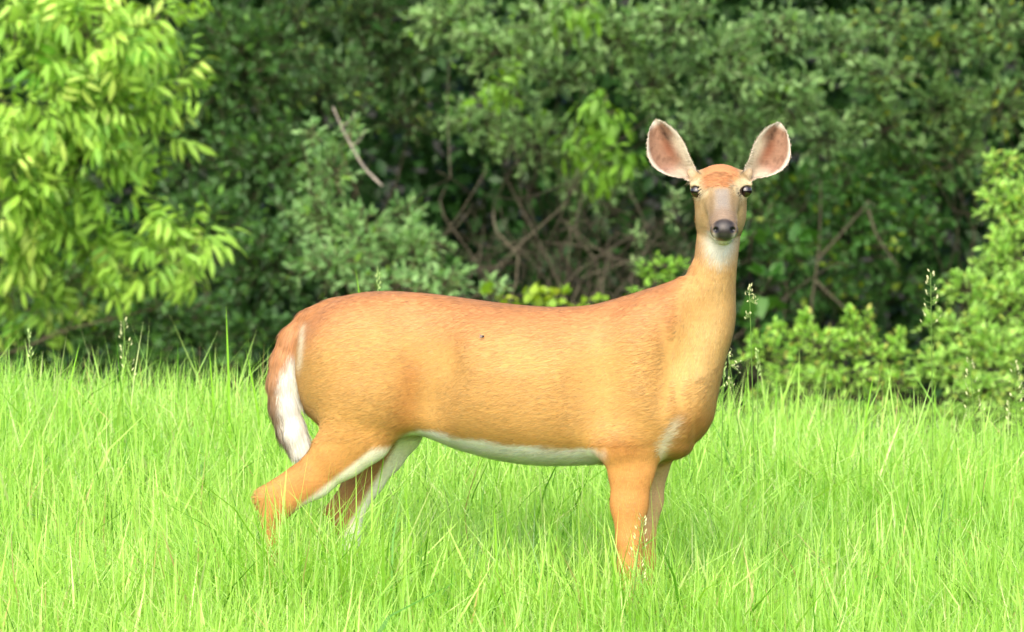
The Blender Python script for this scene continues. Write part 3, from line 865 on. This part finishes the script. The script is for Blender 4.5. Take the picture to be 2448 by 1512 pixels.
plant('autumn_olive_shrub', 'upright silvery-green shrub standing just behind the doe\'s rump and back', 'shrub', foot(880, 37.6),
      [(745, 325, 37.4, 34, 34, 2), (838, 315, 37.4, 34, 34, 2), (790, 420, 37.5, 68, 80, 1.2), (770, 530, 37.5, 95, 85, 1.1), (870, 590, 37.4, 100, 90, 1.1), (800, 640, 37.3, 120, 80), (970, 520, 37.5, 55, 60, 1.1), (990, 610, 37.4, 95, 80, 1.1), (1060, 680, 37.2, 100, 50), (930, 690, 37.1, 120, 50), (1180, 690, 37.2, 60, 30, 1.4)],
      kind='olive', col=((96, 146, 74), (154, 194, 122)), young=((120, 164, 60), .06), twigs=24, per=11, scale=.9, named=220, seed=15, up=.6, stem_r=.008, bark=(110, 98, 78))
plant('autumn_olive_shrub', 'tall silvery-green shrub hanging over the bare branches between the doe\'s back and ears', 'shrub', foot(1330, 40.4),
      [(1080, 60, 39, 130, 90), (1200, 130, 38.7, 130, 90), (1330, 70, 38.4, 140, 100, 1.1), (1340, 190, 38.6, 110, 80), (1470, 110, 38.2, 120, 110, 1.1), (1560, 210, 38.3, 100, 90), (1230, 240, 38.9, 80, 50), (1150, 300, 39.4, 120, 80), (1290, 350, 39.4, 130, 90), (1420, 450, 39.5, 120, 90)],
      kind='olive', col=((92, 138, 66), (154, 190, 118)), young=((112, 158, 50), .05), twigs=22, per=10, scale=.9, named=220, seed=16, stem_r=.008)
plant('autumn_olive_shrub', 'tall silvery-green shrub behind the doe\'s ears and along the top right', 'shrub', foot(1800, 40.0),
      [(1620, 60, 38, 120, 90, 1.1), (1720, 160, 38.2, 140, 110, 1.1), (1840, 80, 38.3, 130, 90), (1880, 240, 38.3, 130, 100, 1.1), (1980, 330, 38.5, 100, 80), (1990, 110, 38.6, 110, 90), (1760, 300, 38.7, 120, 80), (1640, 330, 39, 80, 80), (1790, 420, 38.6, 70, 90)],
      kind='olive', col=((86, 132, 64), (148, 184, 116)), young=((112, 158, 54), .04), twigs=22, per=10, scale=.9, named=220, seed=17, stem_r=.008)
plant('box_elder_sapling', 'slender sapling with bright drooping leaves left of the doe\'s left-hand ear', 'sapling', foot(1440, 39.0),
      [(1440, 260, 37.9, 40, 60, 2.2), (1460, 380, 37.9, 48, 50, 2.4), (1205, 215, 38.3, 40, 30, 2.4), (1380, 20, 38, 50, 30, 2), (1400, 330, 38.2, 50, 40, 2)],
      kind='compound3', col=((82, 132, 34), (126, 172, 56)), twigs=12, per=10, scale=.6, droop=-.25, up=.05, named=40, seed=18, stem_r=.007)
plant('dark_shrub', 'dark green shrub in the shade to the right of the doe\'s neck', 'shrub', foot(2000, 39.8),
      [(1900, 480, 39, 110, 100), (2030, 450, 39.2, 130, 110), (2160, 420, 39.4, 120, 110), (1890, 600, 38.8, 100, 80), (2050, 590, 39.2, 130, 100), (2180, 560, 39.3, 110, 90), (1960, 700, 39.2, 130, 60, .7), (2150, 690, 39.4, 120, 70, .7), (1830, 520, 38.6, 60, 70)],
      kind='oval', col=((48, 92, 36), (90, 142, 62)), young=((130, 160, 40), .06), twigs=20, per=10, named=150, seed=19, stem_r=.007)
plant('dark_shrub', 'grey-green tall shrub at the upper right edge above the bright bush', 'shrub', foot(2330, 40.0),
      [(2120, 60, 39.3, 120, 80), (2120, 180, 39.2, 120, 90), (2260, 110, 39.4, 120, 100), (2390, 90, 39.3, 120, 110), (2250, 260, 39.4, 120, 90), (2390, 260, 39.3, 110, 100), (2290, 380, 39.4, 100, 80), (2110, 310, 39.2, 110, 80)],
      kind='olive', col=((74, 118, 54), (130, 168, 98)), young=((150, 168, 50), .05), twigs=21, per=10, scale=.85, named=150, seed=20, stem_r=.007)
plant('honeysuckle_bush', 'tall bright yellow-green bush at the right edge beyond the grass', 'bush', foot(2420, 36.2),
      [(2400, 400, 36.2, 60, 50, 1.3), (2420, 500, 36.0, 80, 80, 1.2), (2400, 620, 35.9, 80, 80, 1.2), (2310, 700, 35.7, 70, 50, 1.3), (2420, 740, 35.7, 100, 90), (2290, 800, 35.6, 90, 70), (2390, 860, 35.5, 110, 80), (2240, 890, 35.5, 80, 60), (2350, 940, 35.3, 120, 50), (2280, 1000, 35.1, 90, 40), (2420, 1000, 35.1, 90, 40)],
      kind='small', col=((112, 168, 62), (176, 218, 106)), young=((186, 206, 96), .08), twigs=44, per=14, scale=1.25, named=240, seed=21, up=.6, stem_r=.010)
plant('honeysuckle_bush', 'low rounded lime-green bush beyond the grass right of the doe\'s chest', 'bush', foot(1970, 35.8),
      [(1830, 860, 35.6, 75, 60, 1.2), (1900, 820, 35.7, 50, 50, 1.3), (1925, 775, 35.7, 16, 40, 4), (2035, 762, 35.7, 16, 40, 4), (2075, 780, 35.7, 18, 40, 3), (1860, 795, 35.7, 16, 36, 4), (2150, 815, 35.7, 16, 36, 4), (1960, 850, 35.6, 80, 70, 1.1), (2050, 820, 35.7, 70, 55, 1.3), (2120, 870, 35.6, 70, 60, 1.1), (1900, 920, 35.4, 110, 50), (2040, 920, 35.4, 110, 50), (2150, 930, 35.4, 60, 40), (1840, 975, 35.2, 90, 40), (1980, 985, 35.2, 100, 40), (2120, 990, 35.2, 90, 40)],
      kind='small', col=((116, 176, 62), (172, 216, 94)), young=((192, 196, 96), .06), twigs=44, per=13, scale=1.05, named=200, seed=22, up=.8, stem_r=.006)
plant('grape_vine', 'broad-leaved vine climbing right behind the doe\'s neck', 'vine', foot(1850, 38.0),
      [(1800, 560, 37.9, 40, 50, 1.5), (1890, 590, 37.9, 60, 40, 1.5), (1830, 680, 37.5, 55, 50, 1.5), (1810, 780, 37.3, 60, 40, 1.3), (1860, 740, 37.6, 60, 30, 1.3)],
      kind='broad', col=((46, 92, 30), (78, 128, 46)), twigs=6, per=8, scale=.75, droop=-.2, named=60, seed=23, stem_r=.005)
plant('leafy_weed', 'clump of yellow-green weeds peeking over the middle of the doe\'s back', 'weeds', foot(1265, 36.0),
      [(1190, 708, 36, 50, 26, 1.6), (1270, 712, 36, 60, 28, 1.6), (1340, 722, 36, 60, 26, 1.6), (1420, 725, 36.1, 50, 22, 1.4)],
      kind='broad', col=((110, 158, 36), (158, 188, 60)), young=((156, 176, 56), .08), twigs=16, per=9, scale=.45, named=60, seed=24, stem_r=.004)
plant('leafy_weed', 'bright green weeds growing behind the base of the doe\'s neck', 'weeds', foot(1580, 36.4),
      [(1540, 690, 36.2, 40, 26, 1.6), (1600, 650, 36.3, 50, 50, 1.4), (1560, 640, 36.4, 40, 30, 1.4)],
      kind='oval', col=((100, 156, 44), (146, 196, 74)), twigs=26, per=11, scale=.8, named=60, seed=25, stem_r=.004)
plant('sprig', 'thin leafy sprig standing alone in front of the bare branches', 'sprig', foot(1520, 37.6),
      [(1522, 570, 37.5, 14, 34, 9), (1515, 640, 37.5, 18, 24, 6), (1610, 500, 37.6, 26, 60, 4)],
      kind='olive', col=((104, 142, 80), (150, 180, 116)), twigs=10, per=9, scale=.7, named=40, seed=26, up=.9, stem_r=.004)

# bare branches in the dark gap
r = np.random.default_rng(31)
tb = empty('bare_thicket', foot(1340, 39.6), 'tangle of bare brown branches in the dark gap above the doe\'s back', 'thicket')
org = np.array(tb.location)
for i in range(46):
    u0 = r.uniform(1030, 1680); D = r.uniform(38.2, 39.6)
    a = W(u0, 760, D); a[2] = 0.02
    e = W(u0 + r.normal(0, 190), r.uniform(380, 640), D + r.normal(0, .4))
    mid = (a + e) / 2 + np.array([r.normal(0, .12), r.normal(0, .1), r.uniform(0, .15)])
    P = spline(np.array([a, a * .65 + mid * .35 + r.normal(0, .04, 3), mid, mid * .4 + e * .6 + r.normal(0, .06, 3), e]), 12)
    V, F = tube(P, np.linspace(r.uniform(.003, .0075), .0018, 12), 5)
    b = obj('branch', make_mesh('branch', V - org, F, M_BARK, lin((116, 110, 90)) * r.uniform(.18, .8)), tb)
    for k in range(r.integers(2, 5)):
        j = r.integers(4, 11); s0 = P[j]; dr = unit(np.array([r.normal(0, 1), r.normal(0, .5), r.normal(.1, .7)]))
        L = r.uniform(.15, .5); e2 = s0 + dr * L; m2 = (s0 + e2) / 2 + r.normal(0, .05, 3)
        V, F = tube(spline(np.array([s0, m2, e2]), 6), np.linspace(.0026, .0010, 6), 4)
        obj('twig', make_mesh('twig', V - org, F, M_BARK, lin((116, 110, 90)) * r.uniform(.12, .6)), b)
# single branch of the shaded shrub
rb = empty('forked_branch', foot(1930, 38.7), 'thin forked grey branch leaning in the shade right of the doe\'s neck', 'branch')
org = np.array(rb.location)
for pts, r0 in (([(1930, 1060), (1945, 860), (1940, 740), (1950, 660), (1960, 560), (1962, 430)], .007), ([(1950, 670), (1990, 710), (2060, 775)], .006), ([(1955, 620), (2010, 560), (2080, 480)], .006), ([(2075, 500), (2100, 570), (2150, 640)], .006)):
    P = spline(np.array([W(u, v, 38.7) for u, v in pts]), 14)
    V, F = tube(P, np.linspace(r0, r0 * .4, 14), 6)
    obj('branch', make_mesh('branch', V - org, F, M_BARK, lin((84, 80, 64))), rb)
ds = empty('dead_branch', W(800, 262, 37.35), 'pale dead branch hanging at a slant in the shrub above the doe\'s back', 'branch')
org = np.array(ds.location)
P = spline(np.array([W(u, v, 37.35) for u, v in ((796, 256), (815, 300), (836, 342), (870, 400), (914, 445))]), 16)
V, F = tube(P, np.linspace(.0026, .0046, 16), 6)
obj('branch', make_mesh('branch', V - org, F, M_BARK, lin((164, 156, 142))), ds)
for j in (4, 8):
    V, F = tube(spline(np.array([P[j], P[j] + np.array([.03, -.01, .02]), P[j] + np.array([.05, 0, .06])]), 5), np.linspace(.003, .001, 5), 4)
    obj('twig', make_mesh('twig', V - org, F, M_BARK, lin((140, 130, 116))), ds)

# far wood behind the shrubs, and an unseen canopy above, added for shade
def wood():
    r = np.random.default_rng(41); G = Geo()
    n = 72000
    P = np.stack([r.uniform(-6.5, 6.5, n), np.where(r.random(n) < .38, r.uniform(15.0, 16.0, n), r.uniform(15.9, 19.0, n)), np.where(r.random(n) < .7, r.uniform(0, 2.0, n), r.uniform(2, 5.2, n))], 1)
    Dv = unit(r.normal(size=(n, 3)) + np.array([0, -.3, -.2])); Rm = frames(Dv, np.tile([0, -.4, 1.], (n, 1)) + r.normal(0, .4, (n, 3)), r.normal(0, .4, n))
    V, F = place(flat_leaf(.14, .085), Rm, P, r.uniform(.6, 1.2, n) * np.where(P[:, 1] < 16.0, .5, 1.))
    C = lin((48, 86, 36)) * r.uniform(.6, 1.3, (n, 1)); G.add(V, F, np.repeat(C, 4, 0))
    n = 20000                                                     # unseen crowns above the shrubs, placed to block skylight
    P = np.stack([r.uniform(-6, 6, n), r.uniform(14.4, 17.5, n), r.uniform(1.75, 4.2, n)], 1)
    Dv = unit(r.normal(size=(n, 3)) + np.array([0, -.3, -.2])); Rm = frames(Dv, np.tile([0, -.4, 1.], (n, 1)) + r.normal(0, .4, (n, 3)), r.normal(0, .4, n))
    V, F = place(flat_leaf(.13, .08), Rm, P, r.uniform(.6, 1.2, n))
    C = lin((72, 106, 50)) * r.uniform(.6, 1.3, (n, 1)); G.add(V, F, np.repeat(C, 4, 0))
    o = obj('woodland', G.mesh('woodland', M_LEAF), kind='stuff')
    o['label'] = 'dark mass of woodland foliage behind the shrubs'; o['category'] = 'woodland'
wood()

# ------------------------------------------------------------------ grass
def blades(n, P, ht, wd, lean, az, bend, col, seg=3):
    t = np.linspace(0, 1, seg + 1)
    dirx = np.stack([np.cos(az), np.sin(az), np.zeros(n)], 1)
    horiz = ht[:, None] * (lean[:, None] * t + bend[:, None] * t ** 2.2)
    vert = ht[:, None] * (t - .38 * np.clip(bend, 0, 2)[:, None] * t ** 2.6)
    ctr = P[:, None] + dirx[:, None] * horiz[..., None] + np.array([0, 0, 1.]) * vert[..., None]
    fa = az + np.pi / 2 + rng.normal(0, .7, n)
    sd_ = np.stack([np.cos(fa), np.sin(fa), np.zeros(n)], 1)
    wp = np.interp(t, [0, .3, .7, 1], [.7, 1, .75, .0])
    L = ctr - sd_[:, None] * (wd[:, None] * wp)[..., None]; Rr = ctr + sd_[:, None] * (wd[:, None] * wp)[..., None]
    k = 2 * seg + 1
    V = np.empty((n, k, 3)); V[:, 0:2 * seg:2] = L[:, :seg]; V[:, 1:2 * seg:2] = Rr[:, :seg]; V[:, -1] = ctr[:, -1]
    F = []
    for s in range(seg - 1):
        a = 2 * s; F += [(a, a + 1, a + 3), (a, a + 3, a + 2)]
    F.append((2 * seg - 2, 2 * seg - 1, 2 * seg))
    F = (np.array(F)[None] + (np.arange(n) * k)[:, None, None]).reshape(-1, 3)
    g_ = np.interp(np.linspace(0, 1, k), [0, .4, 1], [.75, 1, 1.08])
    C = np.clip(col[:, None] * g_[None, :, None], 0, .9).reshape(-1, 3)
    return V.reshape(-1, 3), F, C

def grass():
    n = 250000
    y = rng.uniform(-3.0, 3.7, n); half = 1.26 * (25 + y) / 25
    x = rng.uniform(-1, 1, n) * (half + .9)
    keep = ((np.abs(x) < half + .12) | (rng.random(n) < .5)) & ((y > -1.6) | (rng.random(n) < .5))
    x, y = x[keep], y[keep]; n = len(x)
    P = np.stack([x, y, ground_z(x, y) - .005], 1)
    cl = vnoise(P * np.array([7, 6, 0]), 51); cl2 = vnoise(P * np.array([2.2, 2.0, 0]), 52)
    ht = (.315 + .035 * cl + .022 * cl2 + .21 * np.exp(-((x + .50) / .28) ** 2 - ((y + .22) / .30) ** 2) + .06 * np.exp(-((x - .31) / .2) ** 2 - ((y + .35) / .3) ** 2)) * rng.uniform(.45, 1.2, n)
    tall = rng.random(n) < .05
    ht = np.where(tall, ht * rng.uniform(1.1, 1.4, n), ht)
    wd = rng.lognormal(math.log(.00155), .42, n) * (1 + .3 * (ht > .24))
    lean = rng.normal(0, .36, n); az = rng.uniform(0, 2 * np.pi, n); bend = np.abs(rng.normal(.32, .5, n))
    c0, c1 = lin((128, 184, 62)), lin((184, 222, 110))
    f = np.clip(.5 + .25 * cl + .2 * cl2 + rng.normal(0, .25, n), 0, 1)
    col = c0 + (c1 - c0) * f[:, None]
    dk = rng.random(n) < .07; col[dk] = lin((90, 148, 44)) * rng.uniform(.7, 1.1, (dk.sum(), 1))
    pale = rng.random(n) < .08; col[pale] = lin((200, 216, 140)) * rng.uniform(.8, 1.1, (pale.sum(), 1))
    straw = rng.random(n) < .014; col[straw] = lin((190, 176, 112)) * rng.uniform(.8, 1.1, (straw.sum(), 1))
    ed = (y > 1.6) & (y < 3.2) & (rng.random(n) < .007)          # long blades standing on the crest
    ht[ed] = rng.uniform(.26, .40, ed.sum()); wd[ed] = rng.uniform(.0020, .0040, ed.sum()); bend[ed] = np.abs(rng.normal(.25, .5, ed.sum()))
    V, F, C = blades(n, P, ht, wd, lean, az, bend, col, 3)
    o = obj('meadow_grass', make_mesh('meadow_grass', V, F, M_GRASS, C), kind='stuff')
    o['label'] = 'lush lime-green meadow grass covering the foreground bank'; o['category'] = 'grass'
grass()

# single tall blades and flowering stalks that stand clear of the meadow
def stalk(u_tip, v_tip, D, u_base, style, label, name='grass_stalk', cat='grass stalk'):
    r = np.random.default_rng(int(u_tip * 7 + v_tip)); tip = W(u_tip, v_tip, D); b = W(u_base, 1000, D); b[2] = ground_z(b[0], b[1])
    o = empty(name, b, label, cat, 'grass stalks and blades standing clear of the meadow')
    mid = b * .45 + tip * .55 + np.array([(b[0] - tip[0]) * .18, 0, .0])
    P = spline(np.array([b, mid, tip]), 12)
    if style == 'blade':
        T = unit(np.gradient(P, axis=0)); sdv = unit(np.cross(T, np.array([.25, 1, 0]))); wv_ = .0042 * np.interp(np.linspace(0, 1, 12), [0, .3, .75, 1], [.7, 1, .6, .05])
        fold = np.array([0, -1., 0]) * .0015
        V = np.concatenate([P - sdv * wv_[:, None], P + fold, P + sdv * wv_[:, None]])
        F = []
        for i in range(11):
            for a in (0, 12): F += [(a + i, a + 12 + i, a + 13 + i), (a + i, a + 13 + i, a + 1 + i)]
        obj('blade', make_mesh('blade', V - np.array(b), F, M_GRASS, lin((134, 190, 52))), o)
        return
    V, F = tube(P, np.linspace(.0019, .0009, 12), 4)
    obj('stem', make_mesh('stem', V - np.array(b), F, M_GRASS, lin((120, 158, 74))), o)
    sv, sf = leaf_template(.009, .004, .25, .0)
    Lh = np.linalg.norm(tip - b)
    for i in range({'spike': 22, 'panicle': 26, 'clump': 30}[style]):
        if style == 'spike':
            t = 1 - .10 / Lh * (i / 22.) ; p = np.array([np.interp(t, np.linspace(0, 1, 12), P[:, a]) for a in range(3)]); off = unit(np.array([r.normal(), r.normal(), .9])) * .004; dr = unit(off + np.array([0, 0, .006]))
            sc = 1.1
        elif style == 'panicle':
            t = 1 - .19 / Lh * (i / 26.); p = np.array([np.interp(t, np.linspace(0, 1, 12), P[:, a]) for a in range(3)]); sd1 = r.choice([-1, 1]); rr = .004 + .020 * (i / 26.) * r.uniform(.4, 1.2)
            off = np.array([sd1 * rr, r.normal(0, .005), rr * .4]); dr = unit(np.array([sd1 * .5, r.normal(0, .3), 1.]));  sc = 1.15
        else:
            c_ = i % 3; t = 1 - (.0, .045, .10)[c_] / Lh; p = np.array([np.interp(t, np.linspace(0, 1, 12), P[:, a]) for a in range(3)]); off = np.array([(0, .012, -.010)[c_], 0, 0]) + r.normal(0, .0055, 3) * np.array([1, 1, 1.6]); dr = unit(r.normal(0, .6, 3) + np.array([0, 0, .8])); sc = 1.0
        Rm = frames(dr[None], np.array([[.2, -1., .3]]), np.array([r.uniform(0, 3)]))
        V, F = place((sv, sf), Rm, (p + off)[None], np.array([sc * r.uniform(.8, 1.2)]))
        Vb, Fb = tube(np.array([p, p + off * .6, p + off]), .0006, 3)
        if i == 0: G = Geo()
        cc = lin((206, 208, 156)) if style != 'spike' else lin((176, 200, 128))
        G.add(V, F, cc * r.uniform(.8, 1.15)); G.add(Vb, Fb, lin((140, 170, 96)))
    obj('seed_head', G.mesh('seed_head', M_SEED, b), o)

stalk(66, 795, 27.3, 96, 'spike', 'short spiked grass stalk nearest the left edge of the photo')
stalk(294, 768, 27.4, 318, 'panicle', 'grass stalk with a pale open seed head left of the doe\'s tail')
stalk(903, 648, 27.0, 908, 'spike', 'green grass spike rising above the doe\'s rump')
stalk(850, 640, 27.1, 905, 'blade', 'thin slanting grass blade above the doe\'s rump', 'tall_grass', 'grass blade')
stalk(540, 732, 27.0, 552, 'blade', 'tallest upright grass blade between the left stalk and the doe\'s tail', 'tall_grass', 'grass blade')
stalk(1792, 695, 26.6, 1806, 'clump', 'grass stalk with tufted pale seed clusters beside the doe\'s neck')
stalk(2225, 652, 27.3, 2232, 'panicle', 'tall thin seeding grass stalk in front of the bright bush at right')
stalk(1732, 845, 26.4, 1722, 'spike', 'spiked grass stalk close against the doe\'s chest')
stalk(1742, 850, 26.5, 1790, 'clump', 'leaning grass stalk with small tufts beside the doe\'s chest')
stalk(1812, 838, 26.9, 1812, 'spike', 'thin grass stalk in front of the lime-green bush')
stalk(2318, 862, 27.2, 2345, 'panicle', 'short seeding grass stalk before the right-hand bush, bending left')
stalk(2425, 870, 27.2, 2440, 'panicle', 'seeding grass stalk nearest the right edge of the photo')
stalk(1536, 1238, 24.4, 1500, 'panicle', 'fine grass flower crossing the doe\'s near foreleg')
stalk(2090, 890, 27.0, 2040, 'blade', 'long grass blade slanting right before the lime-green bush', 'tall_grass', 'grass blade')
stalk(190, 820, 27.2, 130, 'blade', 'grass blade slanting right beside the leftmost spiked stalk', 'tall_grass', 'grass blade')
stalk(500, 840, 27.2, 520, 'blade', 'grass blade just left of the tallest upright blade', 'tall_grass', 'grass blade')
stalk(588, 838, 27.1, 640, 'blade', 'grass blade leaning left towards the tallest blade, next to the doe\'s tail', 'tall_grass', 'grass blade')
stalk(965, 1148, 24.9, 1000, 'blade', 'dark grass blade leaning left below the doe\'s flank', 'tall_grass', 'grass blade')
stalk(1180, 1190, 24.7, 1195, 'blade', 'upright grass blade below the middle of the doe\'s belly', 'tall_grass', 'grass blade')

# fly on the flank
def fly():
    x, z = XZ(1158, 803); dd_ = axis_y(x); i = np.argmin(np.abs(DV[:, 0] - x) * 1 + np.abs(DV[:, 2] - z) + (DV[:, 1] > dd_) * 1.)
    p = DV[i] + DN[i] * .006
    o = empty('fly', p, 'tiny dark fly sitting on the doe\'s flank', 'fly')
    V, F = uv_sphere((0, 0, 0), (.0045, .0025, .0028), 8, 6); obj('body', make_mesh('fly_body', V, F, M_INSECT, lin((46, 40, 38))), o)
    for s in (-1, 1):
        Vw, Fw = leaf_template(.009, .004, .05, .0); c, s_ = math.cos(R(155)), math.sin(R(155)) * s
        Vw = np.stack([Vw[:, 0] * c - Vw[:, 1] * s_, Vw[:, 2] - .003, Vw[:, 0] * s_ + Vw[:, 1] * c], 1); obj('wing', make_mesh('wing', Vw, Fw, M_INSECT, lin((110, 100, 92))), o)
fly()
